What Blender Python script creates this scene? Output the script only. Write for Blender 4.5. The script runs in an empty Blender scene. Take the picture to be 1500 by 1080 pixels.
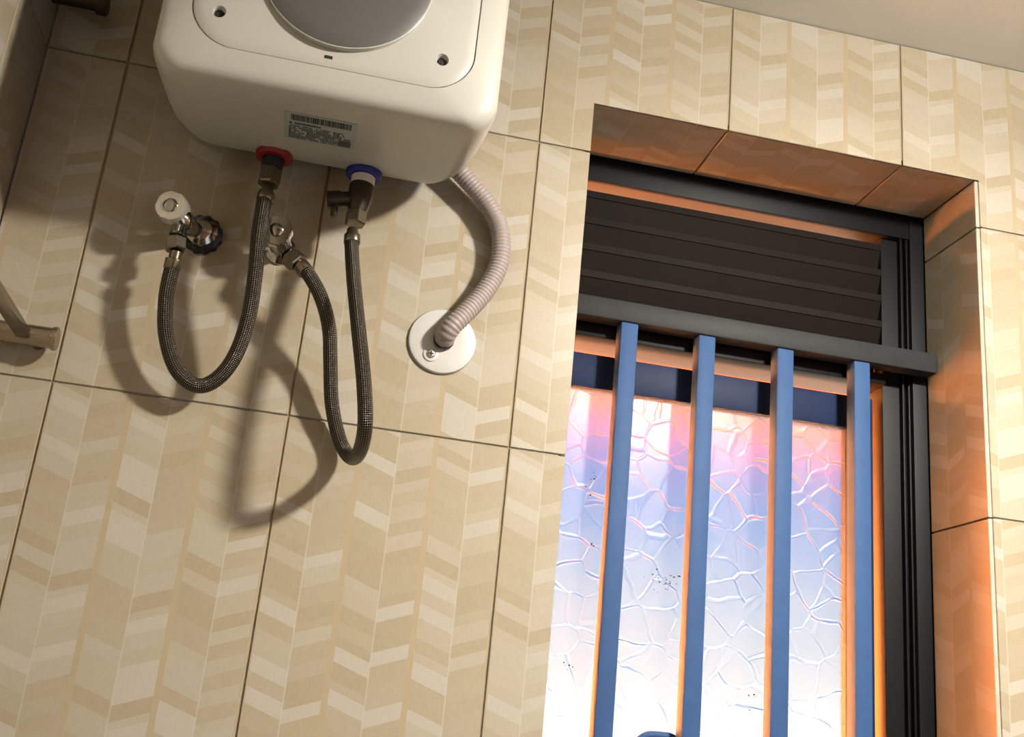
import bpy, bmesh, math, random
from mathutils import Vector, Matrix
random.seed(4)
S = bpy.context.scene
COL = S.collection
PI = math.pi

# ---------------------------------------------------------------- camera
F_PX = 1620.5089
RC = Matrix(((0.97391058, -0.15330964, -0.16731506),
             (-0.20634926, -0.29145533, -0.93406305),
             (0.094436, 0.94421922, -0.31548676)))
CP = Vector((0.27806345, -1.20757443, 1.49975618))
cam_d = bpy.data.cameras.new('camera')
cam_d.sensor_fit = 'HORIZONTAL'; cam_d.sensor_width = 36.0
cam_d.lens = 36.0 * F_PX / 1500.0
cam_d.clip_start = 0.01; cam_d.clip_end = 500
cam = bpy.data.objects.new('camera', cam_d); COL.objects.link(cam)
cam.matrix_world = Matrix.Translation(CP) @ RC.to_4x4()
S.camera = cam

def at(px, py, y):
    """point of the depth plane y seen at a pixel of the 1500x1080 photograph (measuring aid)"""
    d = RC @ Vector(((px - 750) / F_PX, (540 - py) / F_PX, -1))
    return CP + d * ((y - CP.y) / d.y)

# ---------------------------------------------------------------- world, sun, lamps, exposure
S.view_settings.view_transform = 'Standard'
S.view_settings.look = 'None'
S.view_settings.exposure = 0.0
S.view_settings.gamma = 1.0
S.view_settings.use_curve_mapping = False
S.cycles.use_denoising = True
S.cycles.max_bounces = 10
S.cycles.diffuse_bounces = 1
S.cycles.transmission_bounces = 8
S.cycles.sample_clamp_indirect = 60.0

W = bpy.data.worlds.new('sky'); S.world = W; W.use_nodes = True
wn = W.node_tree.nodes; wl = W.node_tree.links; wn.clear()
tc = wn.new('ShaderNodeTexCoord'); sp = wn.new('ShaderNodeSeparateXYZ')
rp = wn.new('ShaderNodeValToRGB'); bg = wn.new('ShaderNodeBackground'); wo = wn.new('ShaderNodeOutputWorld')
wl.new(tc.outputs['Generated'], sp.inputs[0]); wl.new(sp.outputs['Z'], rp.inputs[0])
wl.new(rp.outputs[0], bg.inputs[0]); wl.new(bg.outputs[0], wo.inputs[0])
stops = [(0.0, (1.0, 0.86, 0.85)), (0.05, (1.0, 0.97, 0.97)), (0.13, (0.90, 0.97, 1.0)),
         (0.21, (0.12, 0.42, 0.98)), (0.45, (0.10, 0.34, 0.95)), (1.0, (0.12, 0.28, 0.75))]
el = rp.color_ramp.elements
el[0].position = stops[0][0]; el[0].color = (*stops[0][1], 1)
el[1].position = stops[-1][0]; el[1].color = (*stops[-1][1], 1)
for p_, c_ in stops[1:-1]:
    e = el.new(p_); e.color = (*c_, 1)
bg.inputs['Strength'].default_value = 0.88

sun_d = bpy.data.lights.new('sun', 'SUN'); sun_d.energy = 310; sun_d.angle = math.radians(0.6); sun_d.color = (1.0, 0.93, 0.82)
sun = bpy.data.objects.new('sun', sun_d); COL.objects.link(sun)
sun.rotation_euler = Vector((-0.80, 0.12, -0.62)).to_track_quat('-Z', 'Y').to_euler()

LAMP = Vector((1.05, -0.86, 2.42))
ld = bpy.data.lights.new('ceiling_lamp_light', 'AREA'); ld.shape = 'DISK'; ld.size = 0.13; ld.energy = 28; ld.color = (1.0, 0.945, 0.85)
lo = bpy.data.objects.new('ceiling_lamp_light', ld); COL.objects.link(lo); lo.location = LAMP - Vector((0, 0, 0.060))
ld2 = bpy.data.lights.new('ceiling_lamp_glow', 'POINT'); ld2.shadow_soft_size = 0.045; ld2.energy = 34; ld2.color = (1.0, 0.945, 0.85)
lo2 = bpy.data.objects.new('ceiling_lamp_glow', ld2); COL.objects.link(lo2); lo2.location = LAMP - Vector((0, 0, 0.058))
dd = bpy.data.lights.new('added_cool_fill', 'AREA'); dd.shape = 'RECTANGLE'; dd.size = 0.6; dd.size_y = 1.5; dd.energy = 1.8; dd.color = (0.60, 0.78, 1.0)  # cool fill light added behind the camera, not a known doorway
do = bpy.data.objects.new('added_cool_fill', dd); COL.objects.link(do)
do.location = (1.25, -1.84, 0.95); do.rotation_euler = (PI / 2, 0, 0)

# ---------------------------------------------------------------- node helper and materials
class NT:
    def __init__(s, name):
        s.m = bpy.data.materials.new(name); s.m.use_nodes = True
        s.t = s.m.node_tree; s.b = s.t.nodes['Principled BSDF']
    def n(s, typ, **kw):
        x = s.t.nodes.new(typ)
        for k, v in kw.items(): setattr(x, k, v)
        return x
    def link(s, a, b): s.t.links.new(a, b)
    def put(s, sock, v):
        if isinstance(v, bpy.types.NodeSocket): s.link(v, sock)
        else: sock.default_value = v
    def math(s, op, a, b=0.0, c=0.0):
        x = s.n('ShaderNodeMath', operation=op)
        for i, v in enumerate((a, b, c)): s.put(x.inputs[i], v)
        return x.outputs[0]
    def mix(s, f, a, b, typ='MIX'):
        x = s.n('ShaderNodeMix', data_type='RGBA', blend_type=typ)
        s.put(x.inputs[0], f); s.put(x.inputs[6], a); s.put(x.inputs[7], b)
        return x.outputs[2]
    def ramp(s, f, st, interp='LINEAR'):
        x = s.n('ShaderNodeValToRGB'); cr = x.color_ramp; cr.interpolation = interp
        cr.elements[0].position = st[0][0]; cr.elements[0].color = (*st[0][1], 1)
        cr.elements[1].position = st[-1][0]; cr.elements[1].color = (*st[-1][1], 1)
        for p, c in st[1:-1]:
            e = cr.elements.new(p); e.color = (*c, 1)
        s.put(x.inputs[0], f); return x.outputs[0]
    def noise(s, vec, scale, detail=3, rough=0.5):
        x = s.n('ShaderNodeTexNoise'); x.inputs['Scale'].default_value = scale
        x.inputs['Detail'].default_value = detail; x.inputs['Roughness'].default_value = rough
        if vec is not None: s.link(vec, x.inputs['Vector'])
        return x.outputs['Fac']
    def obj(s): return s.n('ShaderNodeTexCoord').outputs['Object']
    def scale(s, vec, v):
        x = s.n('ShaderNodeVectorMath', operation='MULTIPLY'); s.link(vec, x.inputs[0]); x.inputs[1].default_value = v
        return x.outputs[0]
    def bump(s, h, strength=0.3, dist=0.001):
        x = s.n('ShaderNodeBump'); x.inputs['Strength'].default_value = strength; x.inputs['Distance'].default_value = dist
        s.link(h, x.inputs['Height']); s.link(x.outputs[0], s.b.inputs['Normal']); return x

def c4(c): return (*c, 1)
def simple(name, col, rough=0.5, metal=0.0, var=0.06, nscale=60, bump=0.0, spec=0.5, coat=0.0):
    k = NT(name)
    o = k.obj()
    f = k.noise(o, nscale, 4, 0.6)
    a = tuple(max(0, x * (1 - var)) for x in col); b = tuple(min(1, x * (1 + var)) for x in col)
    k.put(k.b.inputs['Base Color'], k.ramp(f, [(0.3, a), (0.7, b)]))
    k.b.inputs['Roughness'].default_value = rough; k.b.inputs['Metallic'].default_value = metal
    k.b.inputs['Specular IOR Level'].default_value = spec
    if coat: k.b.inputs['Coat Weight'].default_value = coat
    if bump: k.bump(f, bump, 0.0008)
    return k.m

def tile_material():
    k = NT('chevron_tile')
    sx = k.n('ShaderNodeSeparateXYZ'); k.link(k.obj(), sx.inputs[0])
    u, v = sx.outputs['X'], sx.outputs['Z']
    a = k.math('DIVIDE', u, 0.25 / 3)
    i = k.math('FLOOR', a); t = k.math('FRACT', a)
    d = k.math('ABSOLUTE', k.math('SUBTRACT', t, 0.5))
    half = k.math('GREATER_THAN', t, 0.5)
    w = k.math('SUBTRACT', v, k.math('MULTIPLY', d, 0.36 * 0.25 / 3))
    rnd = k.math('FLOOR', k.math('MULTIPLY', k.n('ShaderNodeObjectInfo').outputs['Random'], 3.999))
    seed = k.math('ADD', k.math('MULTIPLY', i, 37.7), k.math('ADD', k.math('MULTIPLY', half, 13.3), k.math('MULTIPLY', rnd, 211.0)))
    W1 = k.math('ADD', k.math('MULTIPLY', w, 65.0), k.math('ADD', seed, 500.0))
    vo = k.n('ShaderNodeTexVoronoi', voronoi_dimensions='1D', feature='F1')
    vo.inputs['Scale'].default_value = 1.0; vo.inputs['Randomness'].default_value = 1.0
    k.link(W1, vo.inputs['W'])
    cs = k.n('ShaderNodeSeparateColor'); k.link(vo.outputs['Color'], cs.inputs[0])
    tone = k.ramp(cs.outputs[0], [(0.0, (0.454, 0.377, 0.259)), (0.20, (0.469, 0.394, 0.278)), (0.38, (0.477, 0.409, 0.297)),
                                  (0.56, (0.501, 0.439, 0.331)), (0.74, (0.513, 0.454, 0.353)), (0.88, (0.549, 0.497, 0.414))], 'CONSTANT')
    # woven-fibre print in each block
    f1 = k.noise(k.scale(k.obj(), (1100, 1, 70)), 1.0, 2)
    f2 = k.noise(k.scale(k.obj(), (90, 1, 900)), 1.0, 2)
    fib = k.math('ADD', k.math('MULTIPLY', f1, 0.6), k.math('MULTIPLY', f2, 0.4))
    fibc = k.ramp(fib, [(0.35, (0.90, 0.90, 0.88)), (0.62, (1.0, 1.0, 1.0))])
    tone = k.mix(1.0, tone, fibc, 'MULTIPLY')
    # narrow plain strip between the columns, hairline at each chevron's centre
    strip = k.math('GREATER_THAN', d, 0.462)
    tone = k.mix(strip, tone, (0.470, 0.375, 0.245, 1))
    hair = k.math('LESS_THAN', d, 0.010)
    tone = k.mix(k.math('MULTIPLY', hair, 0.5), tone, (0.58, 0.545, 0.45, 1))
    # a little dirt
    g = k.n('ShaderNodeNewGeometry').outputs['Position']
    dn = k.noise(g, 7.0, 4)
    tone = k.mix(k.ramp(dn, [(0.42, (0, 0, 0)), (0.8, (0.14, 0.14, 0.14))]), tone, (0.42, 0.33, 0.20, 1))
    sp_ = k.noise(g, 160.0, 2)
    tone = k.mix(k.ramp(sp_, [(0.775, (0, 0, 0)), (0.80, (0.5, 0.5, 0.5))]), tone, (0.20, 0.13, 0.07, 1))
    k.put(k.b.inputs['Base Color'], tone)
    k.put(k.b.inputs['Roughness'], k.math('MULTIPLY_ADD', f1, 0.12, 0.26))
    k.b.inputs['Specular IOR Level'].default_value = 0.4
    k.bump(fib, 0.06, 0.0004)
    return k.m

def braid_material():
    k = NT('braided_steel')
    uv = k.n('ShaderNodeUVMap', uv_map='UVMap').outputs[0]
    sx = k.n('ShaderNodeSeparateXYZ'); k.link(uv, sx.inputs[0])
    u, v = sx.outputs['X'], sx.outputs['Y']
    un = k.math('MULTIPLY', u, 11.0); vn = k.math('MULTIPLY', v, 260.0)
    a = k.math('SINE', k.math('MULTIPLY', k.math('ADD', un, vn), 2 * PI))
    b = k.math('SINE', k.math('MULTIPLY', k.math('SUBTRACT', un, vn), 2 * PI))
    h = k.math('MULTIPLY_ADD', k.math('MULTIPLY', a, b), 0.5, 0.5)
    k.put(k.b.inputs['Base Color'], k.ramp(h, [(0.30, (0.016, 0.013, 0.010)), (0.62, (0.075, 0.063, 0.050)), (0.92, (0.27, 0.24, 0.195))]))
    k.b.inputs['Metallic'].default_value = 0.9
    k.b.inputs['Roughness'].default_value = 0.36
    k.bump(h, 0.9, 0.0009)
    return k.m

def glass_material():
    k = NT('textured_frosted_glass')
    o = k.obj()
    warp = k.n('ShaderNodeTexNoise'); warp.inputs['Scale'].default_value = 26.0; warp.inputs['Detail'].default_value = 1.0
    k.link(o, warp.inputs['Vector'])
    wv = k.n('ShaderNodeVectorMath', operation='MULTIPLY_ADD')
    k.link(warp.outputs['Color'], wv.inputs[0]); wv.inputs[1].default_value = (0.020, 0.0, 0.020); k.link(o, wv.inputs[2])
    fl = k.scale(wv.outputs[0], (1, 0, 1))
    vo = k.n('ShaderNodeTexVoronoi', feature='DISTANCE_TO_EDGE'); vo.inputs['Scale'].default_value = 27.0; vo.inputs['Randomness'].default_value = 0.85
    k.link(fl, vo.inputs['Vector'])
    ridge = k.ramp(vo.outputs['Distance'], [(0.0, (1, 1, 1)), (0.020, (0.9, 0.9, 0.9)), (0.055, (0, 0, 0))])
    fine = k.noise(k.scale(o, (60, 0, 60)), 1.0, 3)
    h = k.math('ADD', ridge, k.math('MULTIPLY', fine, 0.04))
    k.b.inputs['Base Color'].default_value = (0.92, 0.96, 1.0, 1)
    k.b.inputs['Transmission Weight'].default_value = 1.0
    k.b.inputs['IOR'].default_value = 1.45
    k.b.inputs['Roughness'].default_value = 0.28
    k.bump(h, 0.40, 0.0012)
    return k.m

M = {}
M['tile'] = tile_material()
M['grout'] = simple('grout', (0.31, 0.265, 0.19), 0.9, var=0.25, nscale=40)
M['plaster'] = simple('ceiling_paint', (0.82, 0.79, 0.71), 0.85, var=0.02, nscale=5, bump=0.05)
M['cement'] = simple('cement_render', (0.62, 0.57, 0.48), 0.9, var=0.08, nscale=12)
M['floor'] = simple('floor_stone', (0.06, 0.045, 0.03), 0.5, var=0.1, nscale=6)
M['panel_wall'] = simple('brown_wall_paint', (0.17, 0.10, 0.045), 0.7, var=0.05, nscale=6)
M['white'] = simple('heater_white_enamel', (0.55, 0.535, 0.475), 0.30, var=0.02, nscale=8, spec=0.5)
M['grey'] = simple('heater_grey_cover', (0.115, 0.113, 0.108), 0.42, var=0.02, nscale=10)
M['red'] = simple('red_plastic', (0.26, 0.006, 0.009), 0.45)
M['blue'] = simple('blue_plastic', (0.006, 0.014, 0.25), 0.45)
M['nylon'] = simple('white_nylon', (0.78, 0.74, 0.68), 0.45)
M['black'] = simple('black_rubber', (0.012, 0.012, 0.015), 0.5)
M['dark_hole'] = simple('dark_recess', (0.02, 0.018, 0.016), 0.7)
M['chrome'] = simple('chrome', (0.40, 0.38, 0.35), 0.14, 1.0, var=0.03)
M['dull_chrome'] = simple('dull_chrome', (0.62, 0.59, 0.53), 0.38, 0.70, var=0.06, nscale=200)
M['brass'] = simple('dark_brass', (0.055, 0.042, 0.030), 0.42, 0.7, var=0.15, nscale=90)
M['nut'] = simple('nickel_nut', (0.20, 0.17, 0.125), 0.28, 0.95, var=0.1, nscale=100)
M['braid'] = braid_material()
M['conduit'] = simple('grey_pvc_conduit', (0.38, 0.315, 0.295), 0.45, var=0.04, nscale=80)
M['plate'] = simple('white_plastic_plate', (0.66, 0.645, 0.60), 0.35, var=0.015, nscale=20)
M['screw'] = simple('screw_steel', (0.45, 0.43, 0.40), 0.35, 0.9)
M['satin'] = simple('satin_steel', (0.34, 0.28, 0.215), 0.26, 0.95, var=0.05, nscale=60)
M['dark_metal'] = simple('dark_metal_finish', (0.05, 0.035, 0.022), 0.45, 0.5)
M['frame'] = simple('dark_window_steel', (0.0040, 0.0042, 0.0052), 0.5, var=0.15, nscale=30, spec=0.25)
M['sash'] = simple('flare_tinted_sash', (0.012, 0.024, 0.075), 0.55, var=0.12, nscale=30, spec=0.25)  # dark steel; the navy is lens flare put into the colour
M['bar'] = simple('flare_tinted_steel', (0.052, 0.115, 0.270), 0.55, var=0.06, nscale=40, spec=0.18)  # blue lens flare put into the colour of dark grey bars
M['crossbar'] = simple('grey_steel', (0.034, 0.036, 0.037), 0.55, var=0.12, nscale=40, spec=0.25)
M['louvre'] = simple('louvre_steel', (0.0085, 0.0045, 0.0028), 0.6, var=0.15, nscale=30, spec=0.15)
M['glass'] = glass_material()
M['earth'] = simple('red_earth', (0.64, 0.20, 0.045), 0.95, var=0.15, nscale=0.8)
M['grass'] = simple('dry_grass', (0.016, 0.014, 0.009), 0.95, var=0.3, nscale=3)
M['dark_strip'] = simple('added_dark_ground', (0.02, 0.015, 0.011), 0.95, var=0.2, nscale=5)
M['orange_wall'] = simple('orange_painted_wall', (0.78, 0.22, 0.035), 0.9, var=0.06, nscale=1.5)
M['eave'] = simple('terracotta_soffit_boards', (0.47, 0.125, 0.03), 0.8, var=0.1, nscale=9)
M['sticker'] = simple('silver_sticker', (0.42, 0.45, 0.44), 0.4, var=0.03, nscale=30)
M['ink'] = simple('black_ink', (0.012, 0.012, 0.014), 0.6)
M['ink2'] = simple('faded_ink', (0.075, 0.085, 0.085), 0.6)
M['lamp_glass'] = simple('opal_lamp_glass', (0.9, 0.87, 0.78), 0.4)

# ---------------------------------------------------------------- object helpers
def mesh_obj(name, bm, mat, parent=None, smooth=None, kind=None, label=None):
    me = bpy.data.meshes.new(name)
    bmesh.ops.recalc_face_normals(bm, faces=bm.faces)
    bm.to_mesh(me); bm.free()
    me.materials.append(mat)
    o = bpy.data.objects.new(name, me); COL.objects.link(o)
    if parent is not None: o.parent = parent
    if smooth is not None:
        me.shade_smooth(); me.set_sharp_from_angle(angle=math.radians(smooth))
    if kind: o['kind'] = kind
    if label: o['label'] = label
    return o

def local(o, origin):
    """give a root-level Empty its place and keep children authored in world coordinates"""
    o.location = origin
    return o
def thing(name, label, cat, loc, group=None):
    o = bpy.data.objects.new(name, None); COL.objects.link(o)
    o.location = loc; o.empty_display_size = 0.02
    o['label'] = label; o['category'] = cat
    if group: o['group'] = group
    return o
def part(name, bm, mat, root, smooth=None, label=None, kind=None):
    """bm is authored in world coordinates; move it into the root's frame"""
    off = Vector((0, 0, 0)); r = root
    while r is not None:
        off += r.location; r = r.parent
    bmesh.ops.translate(bm, verts=bm.verts, vec=-off)
    return mesh_obj(name, bm, mat, root, smooth, kind, label)

def add_box(bm, lo, hi, bevel=0.0, seg=2):
    lo = Vector(lo); hi = Vector(hi)
    r = bmesh.ops.create_cube(bm, size=1.0)
    vs = r['verts']
    for v in vs:
        v.co = Vector(((lo[k] + hi[k]) / 2 + v.co[k] * (hi[k] - lo[k]) for k in range(3)))
    if bevel:
        es = list({e for v in vs for e in v.link_edges})
        bmesh.ops.bevel(bm, geom=es, offset=bevel, segments=seg, affect='EDGES', profile=0.5)
    return bm
def box(lo, hi, bevel=0.0, seg=2): return add_box(bmesh.new(), lo, hi, bevel, seg)

def frame_of(axis):
    z = Vector(axis).normalized()
    h = Vector((0, 0, 1)) if abs(z.z) < 0.9 else Vector((0, 1, 0))
    x = h.cross(z).normalized(); y = z.cross(x)
    return x, y, z
def add_lathe(bm, base, axis, prof, n=32, rf=None, cap=True, spin=0.0):
    """prof: (radius, height along the axis); rf(k) scales the radius by angle index"""
    X, Y, Z = frame_of(axis); base = Vector(base)
    rings = []
    for r, h in prof:
        ring = []
        for k in range(n):
            a = 2 * PI * k / n + spin
            q = r * (rf(k) if rf else 1.0)
            ring.append(bm.verts.new(base + X * (q * math.cos(a)) + Y * (q * math.sin(a)) + Z * h))
        rings.append(ring)
    for A, B in zip(rings, rings[1:]):
        for k in range(n):
            bm.faces.new((A[k], A[(k + 1) % n], B[(k + 1) % n], B[k]))
    if cap:
        bm.faces.new(list(reversed(rings[0]))); bm.faces.new(rings[-1])
    return bm
def lathe(*a, **k): return add_lathe(bmesh.new(), *a, **k)
def hexnut(base, axis, r, L, spin=0.0):
    c = r * 0.14
    return lathe(base, axis, [(r * 0.86, 0), (r, c), (r, L - c), (r * 0.86, L)], n=6, spin=spin)

def spline(pts, step=0.004):
    """centripetal-ish Catmull-Rom through pts, resampled evenly"""
    P = [Vector(p) for p in pts]
    P = [P[0] * 2 - P[1]] + P + [P[-1] * 2 - P[-2]]
    raw = []
    for i in range(1, len(P) - 2):
        p0, p1, p2, p3 = P[i - 1:i + 3]
        for k in range(24):
            t = k / 24
            raw.append(0.5 * ((2 * p1) + (p2 - p0) * t + (2 * p0 - 5 * p1 + 4 * p2 - p3) * t * t + (3 * p1 - p0 - 3 * p2 + p3) * t ** 3))
    raw.append(P[-2])
    for _ in range(6):      # soften the kinks a little
        raw = [raw[0]] + [(raw[i - 1] + raw[i] * 2 + raw[i + 1]) / 4 for i in range(1, len(raw) - 1)] + [raw[-1]]
    L = [0.0]
    for a, b in zip(raw, raw[1:]): L.append(L[-1] + (b - a).length)
    n = max(4, int(L[-1] / step)); out = []; j = 0
    for k in range(n + 1):
        s = L[-1] * k / n
        while j < len(L) - 2 and L[j + 1] < s: j += 1
        f = (s - L[j]) / max(1e-9, L[j + 1] - L[j])
        out.append(raw[j].lerp(raw[j + 1], f))
    return out, L[-1]
def tube(path, r, n=20, radius=None):
    """sweep with parallel transport; radius(i) overrides r; UV = (round, metres along)"""
    bm = bmesh.new(); uvl = bm.loops.layers.uv.new('UVMap')
    T = [(path[min(i + 1, len(path) - 1)] - path[max(i - 1, 0)]).normalized() for i in range(len(path))]
    X = T[0].orthogonal().normalized(); rings = []; s = 0; S_ = []
    for i, p in enumerate(path):
        if i:
            X = (X - T[i] * X.dot(T[i])).normalized(); s += (p - path[i - 1]).length
        Y = T[i].cross(X); q = radius(i) if radius else r; S_.append(s)
        rings.append([bm.verts.new(p + X * (q * math.cos(2 * PI * k / n)) + Y * (q * math.sin(2 * PI * k / n))) for k in range(n)])
    for i in range(len(path) - 1):
        for k in range(n):
            f = bm.faces.new((rings[i][k], rings[i][(k + 1) % n], rings[i + 1][(k + 1) % n], rings[i + 1][k]))
            for lp, (uu, vv) in zip(f.loops, ((k / n, S_[i]), ((k + 1) / n, S_[i]), ((k + 1) / n, S_[i + 1]), (k / n, S_[i + 1]))):
                lp[uvl].uv = (uu, vv)
    bm.faces.new(list(reversed(rings[0]))); bm.faces.new(rings[-1])
    return bm
def cells_mesh(rects, x_breaks, z_breaks, y0, y1):
    """slab in the XZ plane made of kept grid cells: front at y0, back at y1 (for walls with holes and notched tiles)"""
    bm = bmesh.new(); V = {}
    def v(x, y, z):
        k = (round(x, 5), round(y, 5), round(z, 5))
        if k not in V: V[k] = bm.verts.new(k)
        return V[k]
    kept = set(rects); xb, zb = x_breaks, z_breaks
    for (i, j) in kept:
        a, b, c, d = xb[i], xb[i + 1], zb[j], zb[j + 1]
        bm.faces.new((v(a, y0, c), v(b, y0, c), v(b, y0, d), v(a, y0, d)))
        bm.faces.new((v(a, y1, c), v(a, y1, d), v(b, y1, d), v(b, y1, c)))
        for di, dj, (p, q) in ((-1, 0, ((a, c), (a, d))), (1, 0, ((b, d), (b, c))), (0, -1, ((b, c), (a, c))), (0, 1, ((a, d), (b, d)))):
            if (i + di, j + dj) not in kept:
                bm.faces.new((v(p[0], y0, p[1]), v(q[0], y0, q[1]), v(q[0], y1, q[1]), v(p[0], y1, p[1])))
    return bm

# ---------------------------------------------------------------- the room shell
X0, X1 = -0.0923, 1.66            # left and right wall
YF = -1.78                        # wall behind the camera
ZC = 2.4722                       # ceiling
TW, TH = 0.25, 0.3972             # tile size
ZJ = 2.21                         # a horizontal joint
WX0, WX1, WZ0, WZ1, DEP = 0.5668, 1.1090, 1.24, 2.2810, 0.128   # window recess
G = 0.0011                        # half the joint width
TT = 0.0020                       # how proud a tile stands of its grout

def structure(name, bm, mat, smooth=None): return mesh_obj(name, bm, mat, None, smooth, 'structure')

xb = [X0 - 0.1, WX0 - 0.008, WX1 + 0.008, X1 + 0.1]; zb = [-0.1, WZ0 - 0.008, WZ1 + 0.008, ZC + 0.1]
wall_back = structure('wall_back', cells_mesh([(i, j) for i in range(3) for j in range(3) if (i, j) != (1, 1)], xb, zb, TT, DEP + 0.004), M['grout'])
# outer leaf of the wall, with the wider rebate that takes the steel window
xb2 = [X0 - 0.1, WX0 - 0.045, WX1 + 0.045, X1 + 0.1]; zb2 = [-0.1, WZ0 - 0.03, WZ1 + 0.03, ZC + 0.1]
wall_outer = structure('wall_outer', cells_mesh([(i, j) for i in range(3) for j in range(3) if (i, j) != (1, 1)], xb2, zb2, DEP + 0.004, 0.235), M['cement'])
wall_left = structure('wall_left', box((X0 - 0.1, YF - 0.1, -0.1), (X0 - TT, TT, ZC + 0.1)), M['grout'])
wall_right = structure('wall_right', box((X1, YF - 0.1, -0.1), (X1 + 0.1, TT, ZC + 0.1)), M['panel_wall'])
xb3 = [X0 - 0.1, 0.94, 1.56, X1 + 0.1]; zb3 = [-0.1, 0.0, 2.0, ZC + 0.1]  # opening cut in the unseen wall for the added cool fill
structure('wall_front', cells_mesh([(i, j) for i in range(3) for j in range(3) if (i, j) != (1, 1)], xb3, zb3, YF - 0.1, YF), M['panel_wall'])
structure('floor', box((X0 - 0.1, YF - 0.1, -0.1), (X1 + 0.1, 0.0, 0.0)), M['floor'])
structure('ceiling', box((X0 - 0.1, YF - 0.1, ZC), (X1 + 0.1, 0.235, ZC + 0.1)), M['plaster'])

# ---- tiles: local X across, local Z up, front face -Y, origin at the full tile's lower left corner
tile_meshes = {}
def tile(parent, rx, rz, rects, rot, origin, thick=TT):
    """rects: list of (x0,x1,z0,z1) in the tile's own frame whose union is the (maybe notched) piece"""
    key = (tuple(tuple(round(q, 4) for q in r) for r in rects), round(thick, 4))
    if key not in tile_meshes:
        xs = sorted({round(q, 5) for r in rects for q in r[:2]}); zs = sorted({round(q, 5) for r in rects for q in r[2:]})
        kept = []
        for i in range(len(xs) - 1):
            for j in range(len(zs) - 1):
                mx, mz = (xs[i] + xs[i + 1]) / 2, (zs[j] + zs[j + 1]) / 2
                if any(r[0] < mx < r[1] and r[2] < mz < r[3] for r in rects): kept.append((i, j))
        bm = cells_mesh(kept, xs, zs, 0.0, thick)
        bmesh.ops.recalc_face_normals(bm, faces=bm.faces)
        front = [e for e in bm.edges if all(abs(v.co.y) < 1e-6 for v in e.verts) and any(abs(f.normal.y) < 0.5 for f in e.link_faces)]
        if len(rects) == 1:
            bmesh.ops.bevel(bm, geom=front, offset=0.0007, segments=1, affect='EDGES')
        me = bpy.data.meshes.new('tile'); bm.to_mesh(me); bm.free(); me.materials.append(M['tile'])
        tile_meshes[key] = me
    o = bpy.data.objects.new('tile', tile_meshes[key]); COL.objects.link(o); o.parent = parent
    o.rotation_euler = rot; o.location = origin
    return o

rows = []
z = ZJ
while z > -TH: rows.append(z); z -= TH
# back wall
hx0, hx1, hz0, hz1 = WX0 - 0.0, WX1 + 0.0050, WZ0 - 0.0, WZ1 + 0.0
for zr in rows:
    c = -1
    while c * TW < X1:
        ox = c * TW
        x0, x1 = max(ox + G, X0 + G), min(ox + TW - G, X1 - 0.0005); z0, z1 = max(zr + G, 0.001), min(zr + TH - G, ZC - 0.0012)
        c += 1
        if x1 - x0 < 0.004: continue
        R = []
        if x1 <= hx0 or x0 >= hx1 or z1 <= hz0 or z0 >= hz1: R = [(x0, x1, z0, z1)]
        else:
            if x0 < hx0: R.append((x0, hx0, z0, z1))
            if x1 > hx1: R.append((hx1, x1, z0, z1))
            if z1 > hz1: R.append((x0, x1, hz1, z1))
            if z0 < hz0: R.append((x0, x1, z0, hz0))
        if R: tile(wall_back, 0, 0, [(a - ox, b - ox, c_ - zr, d - zr) for a, b, c_, d in R], (0, 0, 0), (ox, 0, zr))
# left wall (faces +x): local X -> world +Y
yj = -0.125
for zr in rows:
    for k in range(-7, 1):
        oy = yj + k * TW
        a, b = max(oy + G, YF + 0.001), min(oy + TW - G, -0.0014)
        z0, z1 = max(zr + G, 0.001), min(zr + TH - G, ZC - 0.0012)
        if b - a < 0.01: continue
        tile(wall_left, 0, 0, [(a - oy, b - oy, z0 - zr, z1 - zr)], (0, 0, PI / 2), (X0, oy, zr))
# window recess: right reveal (faces -x), left reveal (+x), soffit (-z), sill (+z); 8 mm tiles whose edge shows at the front
RT = 0.008
for zr in rows:
    z0, z1 = max(zr + G, WZ0 + 0.001), min(zr + TH - G, WZ1 - 0.001)
    if z1 - z0 < 0.01: continue
    tile(wall_back, 0, 0, [(0.0, DEP - 0.0025, z0 - zr, z1 - zr)], (0, 0, -PI / 2), (WX1, DEP, zr), RT - 0.0002)
    tile(wall_back, 0, 0, [(0.0, DEP - TT, z0 - zr, z1 - zr)], (0, 0, PI / 2), (WX0, TT, zr), RT - 0.0002)
for c in range(2, 5):
    ox = c * TW
    x0, x1 = max(ox + G, WX0 + 0.0005), min(ox + TW - G, WX1 + 0.0)
    tile(wall_back, 0, 0, [(x0 - ox, x1 - ox, 0.0, DEP - 0.0045)], (PI / 2, 0, 0), (ox, DEP, WZ1), RT - 0.0002)
    tile(wall_back, 0, 0, [(x0 - ox, x1 - ox, 0.0, DEP - 0.0045)], (-PI / 2, 0, 0), (ox, 0.0045, WZ0), RT - 0.0002)

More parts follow.
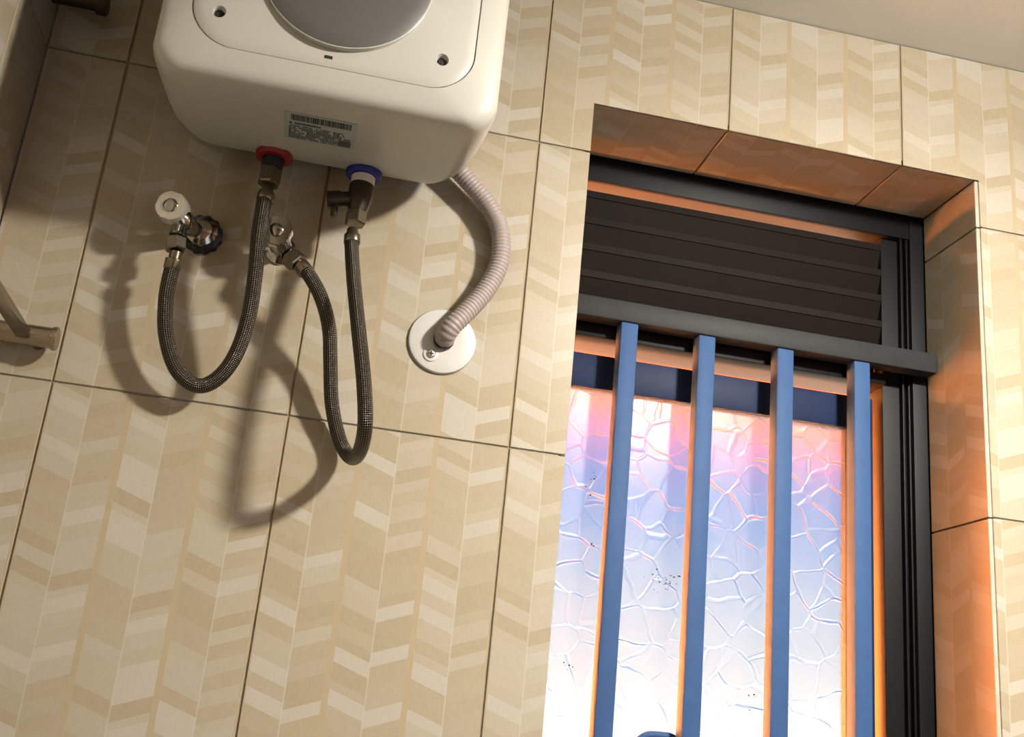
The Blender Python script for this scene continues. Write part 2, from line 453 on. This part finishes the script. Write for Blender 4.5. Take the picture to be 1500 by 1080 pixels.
# ---------------------------------------------------------------- outside
structure('ground', box((-60, 0.24, -0.5), (60, 90, -0.32)), M['grass'])
structure('added_dark_strip', box((-6, 0.24, -0.319), (8, 1.14, -0.27)), M['dark_strip'])  # unseen dark strip added to keep bounced sun off the recess soffit
structure('trim_3', box((-1.79, 1.16, -0.319), (0.1, 24.0, -0.29)), M['earth'])
structure('added_earth_patch', box((0.12, 1.16, -0.319), (6.0, 2.3, -0.29)), M['earth'])  # unseen earth patch added to bounce orange light onto the eave
eb = bmesh.new()
y0e, z0e, y1e, z1e = 0.236, 2.47, 1.05, 2.205
vs = [eb.verts.new(p) for x in (-1.5, 3.2) for p in ((x, y0e, z0e), (x, y1e, z1e), (x, y1e, z1e + 0.14), (x, y0e, z0e + 0.14))]
for q in ((0, 1, 2, 3), (4, 5, 6, 7), (0, 1, 5, 4), (1, 2, 6, 5), (2, 3, 7, 6), (3, 0, 4, 7)): eb.faces.new([vs[i] for i in q])
structure('trim_1', eb, M['eave'])
structure('wall_neighbour', box((-2.0, 0.26, -0.3), (-1.8, 24.0, 3.0)), M['orange_wall'])

# ---------------------------------------------------------------- window
win = bpy.data.objects.new('window_1', None); COL.objects.link(win); win.location = (0.838, DEP, WZ0); win['kind'] = 'structure'
FR = DEP + 0.006
def wpart(name, bm, mat, smooth=None, root=win, **k): return part(name, bm, mat, root, smooth, **k)
# outer frame: jambs with two fine ribs, head and sill
for side in (1, -1):
    bm = bmesh.new()
    if side > 0: xs = (1.050, 1.148)
    else: xs = (0.528, 0.5765)
    add_box(bm, (xs[0], FR + 0.012, WZ0 - 0.025), (xs[1], 0.205, WZ1 + 0.025), 0.001)
    if side > 0:
        add_box(bm, (1.0885, FR - 0.002, WZ0 - 0.025), (xs[1], FR + 0.02, WZ1 + 0.025), 0.0015)
        for xr in (1.0755, 1.0845): add_box(bm, (xr, FR + 0.003, WZ0), (xr + 0.0035, FR + 0.013, WZ1 - 0.03), 0.0012)
    wpart('frame_jamb', bm, M['frame'], 40)
bm = box((0.5285, FR, 2.246), (1.147, 0.205, WZ1 + 0.025), 0.0015)
wpart('frame_head', bm, M['frame'], 40)
wpart('frame_sill', box((0.5285, FR, WZ0 - 0.025), (1.147, 0.205, 1.285), 0.0015), M['frame'], 40)
# transom under the louvres
bm = box((0.577, FR + 0.002, 2.016), (1.0495, 0.204, 2.032), 0.001)
wpart('transom', bm, M['frame'], 40)
# louvre blades: inner edge high, outer edge low
for k in range(5):
    zt = 2.2350 - 0.0400 * k; b = 0.070 if k < 4 else 0.021; yo = 0.170 if k < 4 else 0.156
    bm = bmesh.new()
    prof = [(0.145, zt - 0.010), (0.145, zt), (0.148, zt), (0.148, zt - 0.004), (yo, zt - b), (yo, zt - b - 0.004), (0.1465, zt - 0.0105)]
    rings = []
    for x in (0.578, 1.049): rings.append([bm.verts.new((x, y, zz)) for y, zz in prof])
    n = len(prof)
    for i in range(n): bm.faces.new((rings[0][i], rings[0][(i + 1) % n], rings[1][(i + 1) % n], rings[1][i]))
    bm.faces.new(rings[0][::-1]); bm.faces.new(rings[1])
    wpart('louvre_blade', bm, M['louvre'])
# casement sash
sash = bpy.data.objects.new('sash', None); COL.objects.link(sash); sash.parent = win; sash.location = (0, 0, 0)
SY0, SY1 = 0.150, 0.174
wpart('top_rail', box((0.582, SY0, 1.949), (1.0370, SY1, 1.9965), 0.0015), M['sash'], 40, sash)
wpart('bottom_rail', box((0.582, SY0, 1.290), (1.0370, SY1, 1.345), 0.0015), M['sash'], 40, sash)
wpart('stile', box((1.000, SY0, 1.3455), (1.0370, SY1, 1.9485), 0.0015), M['sash'], 40, sash)
wpart('stile', box((0.582, SY0, 1.3455), (0.602, SY1, 1.9485), 0.0015), M['sash'], 40, sash)
wpart('glass_pane', box((0.601, 0.159, 1.344), (1.001, 0.1632, 1.950)), M['glass'], None, sash)
# flecks of dirt on the pane
bm = bmesh.new()
for (px, py, n, sx, sy) in ((972, 852, 26, 14, 9), (868, 700, 10, 5, 10), (868, 797, 3, 2, 3), (1152, 900, 5, 4, 4), (830, 975, 5, 4, 3), (1100, 1030, 5, 3, 8)):
    for _ in range(n):
        p = at(px + random.gauss(0, sx), py + random.gauss(0, sy), 0.1585); s = random.uniform(0.0004, 0.0011)
        add_box(bm, (p.x - s, p.y - 0.0002, p.z - s), (p.x + s, p.y + 0.0003, p.z + s * 0.7))
wpart('dirt_flecks', bm, M['ink2'], None, sash, kind='stuff')
# bow handle on the sash
hp, _ = spline([(0.700, 0.150, 1.430), (0.706, 0.140, 1.490), (0.722, 0.134, 1.515), (0.742, 0.133, 1.5195), (0.765, 0.134, 1.516), (0.784, 0.138, 1.492), (0.790, 0.150, 1.430)], 0.003)
bm = tube(hp, 0.0045, 12)
add_box(bm, (0.690, 0.146, 1.400), (0.802, 0.151, 1.440), 0.001)
add_box(bm, (0.6025, 0.1505, 1.402), (0.9995, 0.1585, 1.430), 0.001)
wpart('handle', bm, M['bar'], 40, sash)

# ---------------------------------------------------------------- security grille
gr = thing('security_grille', 'steel grille of four upright grey square bars tinted flare blue under a dark crossbar before the frosted window', 'grille', (0.838, 0.114, 1.26))
part('crossbar', box((WX0 + 0.0005, 0.102, 2.0315), (WX1 - 0.0008, 0.1275, 2.0605), 0.0022), M['crossbar'], gr, 40)
part('crossbar', box((WX0 + 0.0005, 0.102, 1.262), (WX1 - 0.0008, 0.1275, 1.291), 0.0022), M['crossbar'], gr, 40)
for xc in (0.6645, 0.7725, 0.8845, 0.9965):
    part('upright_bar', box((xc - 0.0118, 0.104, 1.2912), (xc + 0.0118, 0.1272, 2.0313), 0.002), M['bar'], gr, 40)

# ---------------------------------------------------------------- water heater
HC = Vector((0.2405, 0, 2.2620))
def rrect(hx, hz0, hz1, r, y, n=10):
    """rounded rectangle in the plane y: half width hx, from HC.z-hz0 to HC.z+hz1"""
    out = []
    for cx, cz, a0 in ((hx - r, hz1 - r, 0), (-hx + r, hz1 - r, 90), (-hx + r, -hz0 + r, 180), (hx - r, -hz0 + r, 270)):
        for k in range(n + 1):
            a = math.radians(a0 + 90 * k / n)
            zz = cz + r * math.sin(a); t = max(0.0, (abs(zz) - 0.052) / 0.126)
            out.append(Vector((HC.x + (cx + r * math.cos(a)) * (1 - 0.068 * t * t), y, HC.z + zz)))
    return out
def loft(secs, cap0=True, cap1=True):
    bm = bmesh.new(); rings = [[bm.verts.new(p) for p in s] for s in secs]
    for A, B in zip(rings, rings[1:]):
        n = len(A)
        for k in range(n): bm.faces.new((A[k], A[(k + 1) % n], B[(k + 1) % n], B[k]))
    if cap0: bm.faces.new(rings[0][::-1])
    if cap1: bm.faces.new(rings[-1])
    return bm
heater = thing('water_heater', 'white square electric water heater with a grey round cover hanging high on the tiled wall', 'water heater', (HC.x, 0, 2.084))
secs = []
for y, ix, iz, r in ((-0.0835, .0085, .0065, .036), (-0.120, .005, .004, .032), (-0.165, .002, .0015, .029), (-0.198, 0, 0, .027), (-0.2100, .0005, .0004, .027),
                     (-0.2155, .0022, .0016, .027), (-0.2195, .0052, .0040, .028), (-0.2222, .0095, .0072, .029), (-0.2242, .0150, .0115, .032),
                     (-0.2270, .0250, .0195, .038), (-0.2295, .0372, .0282, .043)):
    secs.append(rrect(.1815 - ix, .178 - iz, .178 - iz, r, y))
secs.append(rrect(.1439, .1504, .1504, .043, -0.2270))
part('front_shell', loft(secs), M['white'], heater, 35)
secs = []
for y, ix, iz, r in ((-0.034, .036, .030, .040), (-0.037, .028, .023, .042), (-0.044, .021, .017, .044), (-0.055, .0145, .0115, .043), (-0.068, .0110, .0085, .041), (-0.0822, .0102, .0080, .038), (-0.0834, .0125, .0105, .036)):
    secs.append(rrect(.1815 - ix, .178 - iz, .178 - iz, r, y))
part('rear_shell', loft(secs), M['white'], heater, 35)
part('mounting_plate', box((HC.x - 0.10, 0.0, HC.z - 0.05), (HC.x + 0.10, -0.036, HC.z + 0.10), 0.002), M['black'], heater)
# front panel with two screw recesses and a lamp slot cut into it
secs = [rrect(.1428, .1493, .1493, .0425, -0.2230), rrect(.1428, .1493, .1493, .0425, -0.2294), rrect(.1416, .1481, .1481, .0415, -0.2302)]
for f, dy in ((.94, .0014), (.85, .0030), (.70, .0050), (.5, .0070), (.25, .0082)):
    secs.append(rrect(.1416 * f, .1481 * f, .1481 * f, .0415 * f, -0.2302 - dy))
panel_bm = loft(secs)
panel = part('front_panel', panel_bm, M['white'], heater, 30)
def on_panel(px, py):
    p = at(px, py, -0.2325)
    return p
cut = bmesh.new(); holes = []
for (px, py) in ((321, 17), (648, 88)):
    p = on_panel(px, py); holes.append(p)
    add_lathe(cut, p + Vector((0, 0.0075, 0)), (0, -1, 0), [(0.0052, 0), (0.0058, 0.006), (0.0082, 0.011), (0.0088, 0.02)], n=28)
ps = on_panel(481, 83)
add_box(cut, ps + Vector((-0.0042, -0.01, -0.0018)), ps + Vector((0.0042, 0.006, 0.0018)))
cut_o = mesh_obj('cutter', cut, M['white'])
cut_o.location = -Vector(heater.location)
md = panel.modifiers.new('b', 'BOOLEAN'); md.operation = 'DIFFERENCE'; md.object = cut_o; md.solver = 'EXACT'
cut_o.location = (0, 0, 0)
bpy.context.view_layer.update()
dg = bpy.context.evaluated_depsgraph_get()
nm = bpy.data.meshes.new_from_object(panel.evaluated_get(dg))
panel.modifiers.clear(); old = panel.data; panel.data = nm; nm.name = 'front_panel'
nm.set_sharp_from_angle(angle=math.radians(30))
bpy.data.objects.remove(cut_o); bpy.data.meshes.remove(old)
for p in holes:
    part('panel_screw', lathe(p + Vector((0, 0.0075, 0)), (0, -1, 0), [(0.0048, 0.0002), (0.0048, 0.0028), (0.0032, 0.0036)], n=16), M['dark_hole'], heater, 30)
part('lamp_slot', box(ps + Vector((-0.0040, 0.0015, -0.0016)), ps + Vector((0.0040, 0.0055, 0.0016))), M['dark_hole'], heater)
# round grey cover, slightly domed
gc = Vector((0.2435, -0.2335, 2.2185))
bm = lathe(gc, (0, -1, 0), [(0.0862, 0.0), (0.0862, 0.0062), (0.0850, 0.0070), (0.070, 0.0090), (0.05, 0.0106), (0.025, 0.0118), (0.002, 0.0122)], n=72)
part('round_cover', bm, M['grey'], heater, 30, label='grey round domed cover on the front panel')
bm = lathe(gc, (0, -1, 0), [(0.0872, 0.0), (0.0872, 0.0060), (0.0863, 0.0064), (0.0863, 0.0)], n=72, cap=False)
part('cover_rim', bm, M['white'], heater, 30)
# rating sticker on the underside, with a barcode and lines of small print
def zbot(y):   # underside height at depth y
    t = (y + 0.0835) / (-0.198 + 0.0835)
    return HC.z - 0.1715 - 0.0065 * min(1, max(0, t))
def under(x, y, lift): return Vector((x, y, zbot(y) - lift))
def flat(bm, x0, x1, ya, yb, lift, th=0.00025):
    a = [bm.verts.new(under(x, y, l)) for l in (lift, lift - th) for x, y in ((x0, ya), (x1, ya), (x1, yb), (x0, yb))]
    for q in ((0, 1, 2, 3), (4, 5, 6, 7), (0, 1, 5, 4), (1, 2, 6, 5), (2, 3, 7, 6), (3, 0, 4, 7)): bm.faces.new([a[i] for i in q])
sx0, sx1, sya, syb = 0.2005, 0.2755, -0.1790, -0.1175
bm = bmesh.new(); flat(bm, sx0, sx1, sya, syb, 0.0010, 0.0014)
st = part('rating_sticker', bm, M['sticker'], heater, label='silver sticker with a barcode and small print')
bm = bmesh.new(); x = sx0 + 0.0065
while x < sx1 - 0.0065:
    w = random.choice((0.0004, 0.0007, 0.0007, 0.0011, 0.0016)); flat(bm, x, x + w, sya + 0.0035, sya + 0.0165, 0.0013); x += w + random.choice((0.0004, 0.0005, 0.0009))
part('barcode', bm, M['ink'], st, kind='stuff')
bm = bmesh.new(); bm2 = bmesh.new()
def line(bm, xa, xb_, y, h, fill=0.85):
    x = xa
    while x < xb_:
        w = random.uniform(0.0008, 0.0026)
        if random.random() < fill: flat(bm, x, min(x + w, xb_), y, y + h, 0.0013)
        x += w + random.uniform(0.0003, 0.0007)
line(bm, sx0 + 0.005, sx0 + 0.008, sya + 0.0215, 0.0030, 1); line(bm, sx0 + 0.0105, sx0 + 0.038, sya + 0.0215, 0.0030, 0.95)
for k in range(8):
    line(bm2, sx0 + 0.0045, sx1 - (0.012 if k < 3 else 0.005), sya + 0.0275 + k * 0.0040, 0.0026, 0.88)
flat(bm2, sx1 - 0.0175, sx1 - 0.0045, syb - 0.0150, syb - 0.0035, 0.0015)
part('print_heading', bm, M['ink'], st, kind='stuff'); part('small_print', bm2, M['ink2'], st, kind='stuff')
# hot (red) and cold (blue) connections
HOT = Vector((0.1893, -0.0650, zbot(-0.0835))); COLD = Vector((0.2908, -0.0605, zbot(-0.0835)))
for P, col, nm_ in ((HOT, 'red', 'hot_ring'), (COLD, 'blue', 'cold_ring')):
    part(nm_, lathe(P + Vector((0, 0, 0.004)), (0, 0, -1), [(0.0205, 0), (0.0205, 0.0065), (0.0190, 0.0085), (0.0125, 0.0088), (0.011, 0.004)], n=40), M[col], heater, 40,
         label='%s plastic ring around the %s outlet' % (col, 'hot' if col == 'red' else 'cold'))
part('hot_nipple', lathe(HOT + Vector((0, 0, 0.0)), (0, 0, -1), [(0.0118, 0), (0.0118, 0.0175)], n=28), M['black'], heater, 40, label='black collar of the hot connection')
part('cold_nipple', lathe(COLD + Vector((0, 0, 0.0)), (0, 0, -1), [(0.0135, 0), (0.0135, 0.0165)], n=28), M['nylon'], heater, 40, label='white nylon collar of the cold connection')

# ---------------------------------------------------------------- safety valve under the cold connection
sv = thing('safety_valve', 'dark brass safety valve with side arm under the blue ring of the heater', 'valve', COLD + Vector((0, 0, -0.06)))
b0 = COLD + Vector((0, 0, -0.0150)); b1 = at(523, 311, -0.0615)
ax = (b1 - b0); L = ax.length
part('valve_body', lathe(b0, ax, [(0.0138, 0), (0.0142, 0.002), (0.0140, L * 0.45), (0.0120, L * 0.8), (0.0098, L)], n=28), M['brass'], sv, 40)
a0 = b0.lerp(b1, 0.50); a1 = at(479, 293, -0.058)
part('side_arm', lathe(a0, a1 - a0, [(0.0088, 0.006), (0.0088, (a1 - a0).length * 0.55), (0.0102, (a1 - a0).length * 0.60), (0.0102, (a1 - a0).length)], n=24), M['brass'], sv, 40)
p0 = at(491, 297, -0.058)
part('drain_peg', lathe(p0, (0.05, 0, -1), [(0.0042, 0), (0.0040, 0.016), (0.0030, 0.018)], n=16), M['brass'], sv, 40)

# ---------------------------------------------------------------- braided hoses
def hose(name, label, pts, r, nut0, nut1, group=None):
    """pts: world points from the wall valve to the heater; nut0/nut1: (base, axis, radius, length) of the two hex nuts"""
    path, L_ = spline(pts, 0.003)
    root = thing(name, label, 'hose', path[0])
    part('braided_sleeve', tube(path, r, 24), M['braid'], root, 60)
    for (b, axv, rr, LL), end in ((nut0, 0), (nut1, -1)):
        axv = Vector(axv).normalized()
        part('hex_nut', hexnut(b, axv, rr, LL, 0.35), M['nut'], root)
        e = path[end]; back = (path[6] - path[0]).normalized() if end == 0 else (path[-7] - path[-1]).normalized()
        bm = lathe(e - back * 0.010, back, [(r * 0.80, 0), (r * 0.80, 0.008), (r * 1.16, 0.0095), (r * 1.16, 0.019), (r * 1.02, 0.0205)], n=24)
        part('ferrule', bm, M['nut'], root, 40)
    return root
n1b = HOT + Vector((0, 0, -0.0170)); n1e = at(393, 271, -0.066)
H1 = [at(255, 382, -.052), at(249, 405, -.050), at(243, 440, -.046), at(243, 490, -.040), at(258, 540, -.034), at(288, 565, -.032), at(318, 555, -.036),
      at(345, 520, -.046), at(364, 465, -.060), at(374, 400, -.072), at(379, 345, -.076), at(386, 300, -.071), at(390, 285, -.067)]
hose('flexible_hose', 'braided steel hose looping from the left chrome valve up to the red heater ring', H1, 0.0082,
     (at(258, 349, -.051), at(257, 366, -.052) - at(258, 349, -.051), 0.0115, 0.0155), (n1b, n1e - n1b, 0.0130, (n1e - n1b).length), 'braided hoses')
n2b = at(522.5, 310, -0.0615); n2e = at(520, 330, -0.062)
H2 = [at(441, 390, -.062), at(452, 402, -.066), at(470, 435, -.064), at(482, 480, -.052), at(484, 530, -.036), at(486, 590, -.023), at(496, 640, -.015),
      at(508, 665, -.022), at(519, 671, -.048), at(529, 656, -.088), at(535, 620, -.118), at(533, 560, -.118), at(525, 480, -.104), at(518, 410, -.084), at(515, 360, -.068), at(516, 347, -.064)]
hose('flexible_hose', 'braided steel hose in a narrow loop from the right chrome valve to the blue ring', H2, 0.0079,
     (at(424, 375, -.056), at(439, 389, -.061) - at(424, 375, -.056), 0.0120, 0.0165), (n2b, n2e - n2b, 0.0120, (n2e - n2b).length), 'braided hoses')

# ---------------------------------------------------------------- angle valves on the wall
def angle_valve(label, wall_p, body_p, cap_p, out_p, capmat, black):
    root = thing('angle_valve', label, 'valve', wall_p, 'angle valves under the heater')
    wall_p = Vector(wall_p)
    if black:
        part('wall_collar', lathe(wall_p, (0, -1, 0), [(0.0225, 0), (0.0225, 0.011), (0.0195, 0.0145), (0.012, 0.015)], n=48, rf=lambda k: 1.0 if (k // 2) % 2 else 0.93), M['black'], root, 30, label='black serrated collar')
    part('flange', lathe(wall_p + Vector((0, -0.015 if black else 0, 0)), (0, -1, 0), [(0.0180, 0), (0.0175, 0.003), (0.0120, 0.0065), (0.0100, 0.0075)], n=36), M['chrome'], root, 40)
    a = body_p - wall_p
    part('stem', lathe(wall_p, a, [(0.0095, 0.004), (0.0095, a.length)], n=24), M['chrome'], root, 40)
    bm = lathe(body_p - (cap_p - body_p).normalized() * 0.010, cap_p - body_p, [(0.0085, 0), (0.0125, 0.004), (0.0125, 0.014), (0.0095, 0.018), (0.0095, (cap_p - body_p).length)], n=28)
    part('valve_body', bm, M['chrome'], root, 40)
    hx = (cap_p - body_p).normalized()
    hd = (CP - cap_p).normalized() * 0.55 + hx * 0.45
    hb = cap_p - hd.normalized() * 0.018
    hand = part('handle', lathe(hb, hd, [(0.0150, 0), (0.0176, 0.003), (0.0176, 0.016), (0.0164, 0.0185), (0.0085, 0.0187)], n=48, rf=lambda k: 1.0 if k % 12 < 9 else 0.95), M[capmat], root, 35)
    part('handle_cap', lathe(hb + hd.normalized() * 0.0182, hd, [(0.0080, 0), (0.0080, 0.0012), (0.0070, 0.0022), (0.003, 0.0026)], n=28), M['chrome'], hand, 40)
    o = out_p - body_p
    part('outlet', lathe(body_p, o, [(0.0080, 0.004), (0.0080, o.length - 0.006), (0.0090, o.length - 0.004), (0.0090, o.length - 0.0018)], n=24), M['chrome'], root, 40)
angle_valve('chrome angle valve on a black serrated collar, left of the two on the wall', at(297, 347, 0), at(266, 322, -.048), at(250, 301, -.064), at(259, 349, -.051), 'dull_chrome', True)
angle_valve('shiny chrome angle valve half behind the left hose, right of the two on the wall', at(411, 368, 0), at(410, 356, -.042), at(405, 337, -.062), at(425, 376, -.0565), 'chrome', False)

# ---------------------------------------------------------------- conduit and wall plate
cp = [at(668, 246, -.026), at(690, 270, -.024), at(713, 297, -.022), at(731, 332, -.020), at(734, 368, -.019), at(726, 400, -.019), at(706, 432, -.021), at(680, 460, -.025), at(664, 476, -.026), at(654, 490, -.020), at(649, 501, -.0045)]
path, L_ = spline(cp, 0.0009)
cd = thing('corrugated_conduit', 'pinkish grey corrugated conduit curving from behind the heater to the round wall plate', 'conduit', path[-1])
part('ribbed_tube', tube(path, 0.011, 22, radius=lambda i: 0.0113 + 0.0005 * math.sin(i * 2 * PI / 5)), M['conduit'], cd, 70)
e = path[-6]; d_ = (path[-1] - path[-12]).normalized()
part('end_clip', lathe(e - d_ * 0.002, d_, [(0.0119, 0), (0.0121, 0.001), (0.0121, 0.0025), (0.0119, 0.0035)], n=28), M['black'], cd, 40)
pc = Vector((0.4090, 0, 1.9262))
pl = thing('wall_plate', 'round white plastic blanking plate screwed to the tiles below the heater', 'plate', pc)
part('disc', lathe(pc, (0, -1, 0), [(0.0392, 0), (0.0396, 0.0022), (0.0385, 0.0042), (0.0355, 0.0052), (0.02, 0.0058), (0.001, 0.0060)], n=72), M['plate'], pl, 40)
sp_ = at(631, 519, -0.0055)
part('socket_lip', lathe(sp_ + Vector((0, 0.001, 0)), (0, -1, 0), [(0.0088, 0), (0.0086, 0.0022), (0.0066, 0.0026)], n=28), M['plate'], pl, 40)
bm = lathe(sp_, (0, -1, 0), [(0.0050, 0), (0.0050, 0.0026), (0.0040, 0.0038), (0.001, 0.0042)], n=24)
scr = part('screw', bm, M['screw'], pl, 40)
bm = box(sp_ + Vector((-0.0030, -0.0044, -0.0006)), sp_ + Vector((0.0030, -0.0036, 0.0006)))
add_box(bm, sp_ + Vector((-0.0006, -0.0044, -0.0030)), sp_ + Vector((0.0006, -0.0036, 0.0030)))
part('cross_slot', bm, M['dark_hole'], scr)

# ---------------------------------------------------------------- rails in the left corner
tr = thing('towel_rack', 'satin steel rack in the left corner with a flat arm reaching off the wall', 'rack', (-0.045, 0, 1.853))
bm = lathe((X0 + 0.0005, -0.024, 1.8530), (1, 0, 0), [(0.0112, 0), (0.0112, 0.0900)], n=32)
part('wall_rail', bm, M['satin'], tr, 40)
bm = lathe((X0 + 0.0880, -0.024, 1.8530), (1, 0, 0), [(0.0124, 0), (0.0128, 0.001), (0.0128, 0.0042), (0.0120, 0.0050)], n=32)
part('end_cap', bm, M['satin'], tr, 40)
for xx in (-0.075, -0.022): part('wall_post', lathe((xx, 0.0, 1.8530), (0, -1, 0), [(0.008, 0.0), (0.007, 0.002), (0.007, 0.016)], n=20), M['satin'], tr, 40)
bm = box((-0.0385, -0.42, 1.8460), (-0.0245, -0.030, 1.8560), 0.0015)
part('flat_arm', bm, M['satin'], tr, 40)

ur = thing('curtain_rail', 'shade-darkened rail end high in the left corner beside the heater', 'rail', (-0.06, 0, 2.262))
part('rail_bar', lathe((X0 + 0.0005, -0.026, 2.2645), (1, 0, 0), [(0.0100, 0), (0.0100, 0.052)], n=28), M['dark_metal'], ur, 40)  # chrome rail in shade; the shade is put into its dark colour
part('end_cap', lathe((X0 + 0.0500, -0.026, 2.2640), (1, 0, 0), [(0.0128, 0), (0.0132, 0.001), (0.0132, 0.010), (0.0120, 0.0115)], n=28), M['dark_metal'], ur, 40)

# ---------------------------------------------------------------- ceiling lamp (source of the room light)
cl = thing('ceiling_lamp', 'dark round lamp with an added shade fixed under the ceiling', 'lamp', (LAMP.x, LAMP.y, ZC))
part('lamp_base', lathe((LAMP.x, LAMP.y, ZC - 0.0005), (0, 0, -1), [(0.030, 0), (0.030, 0.045), (0.024, 0.052)], n=40), M['dark_metal'], cl, 40)
part('added_shade', lathe((LAMP.x, LAMP.y, ZC - 0.050), (0, 0, -1), [(0.026, 0), (0.100, 0.014), (0.102, 0.018), (0.100, 0.018), (0.026, 0.004)], n=48), M['dark_metal'], cl, 40)  # unseen shade added to block the lamp's upward light
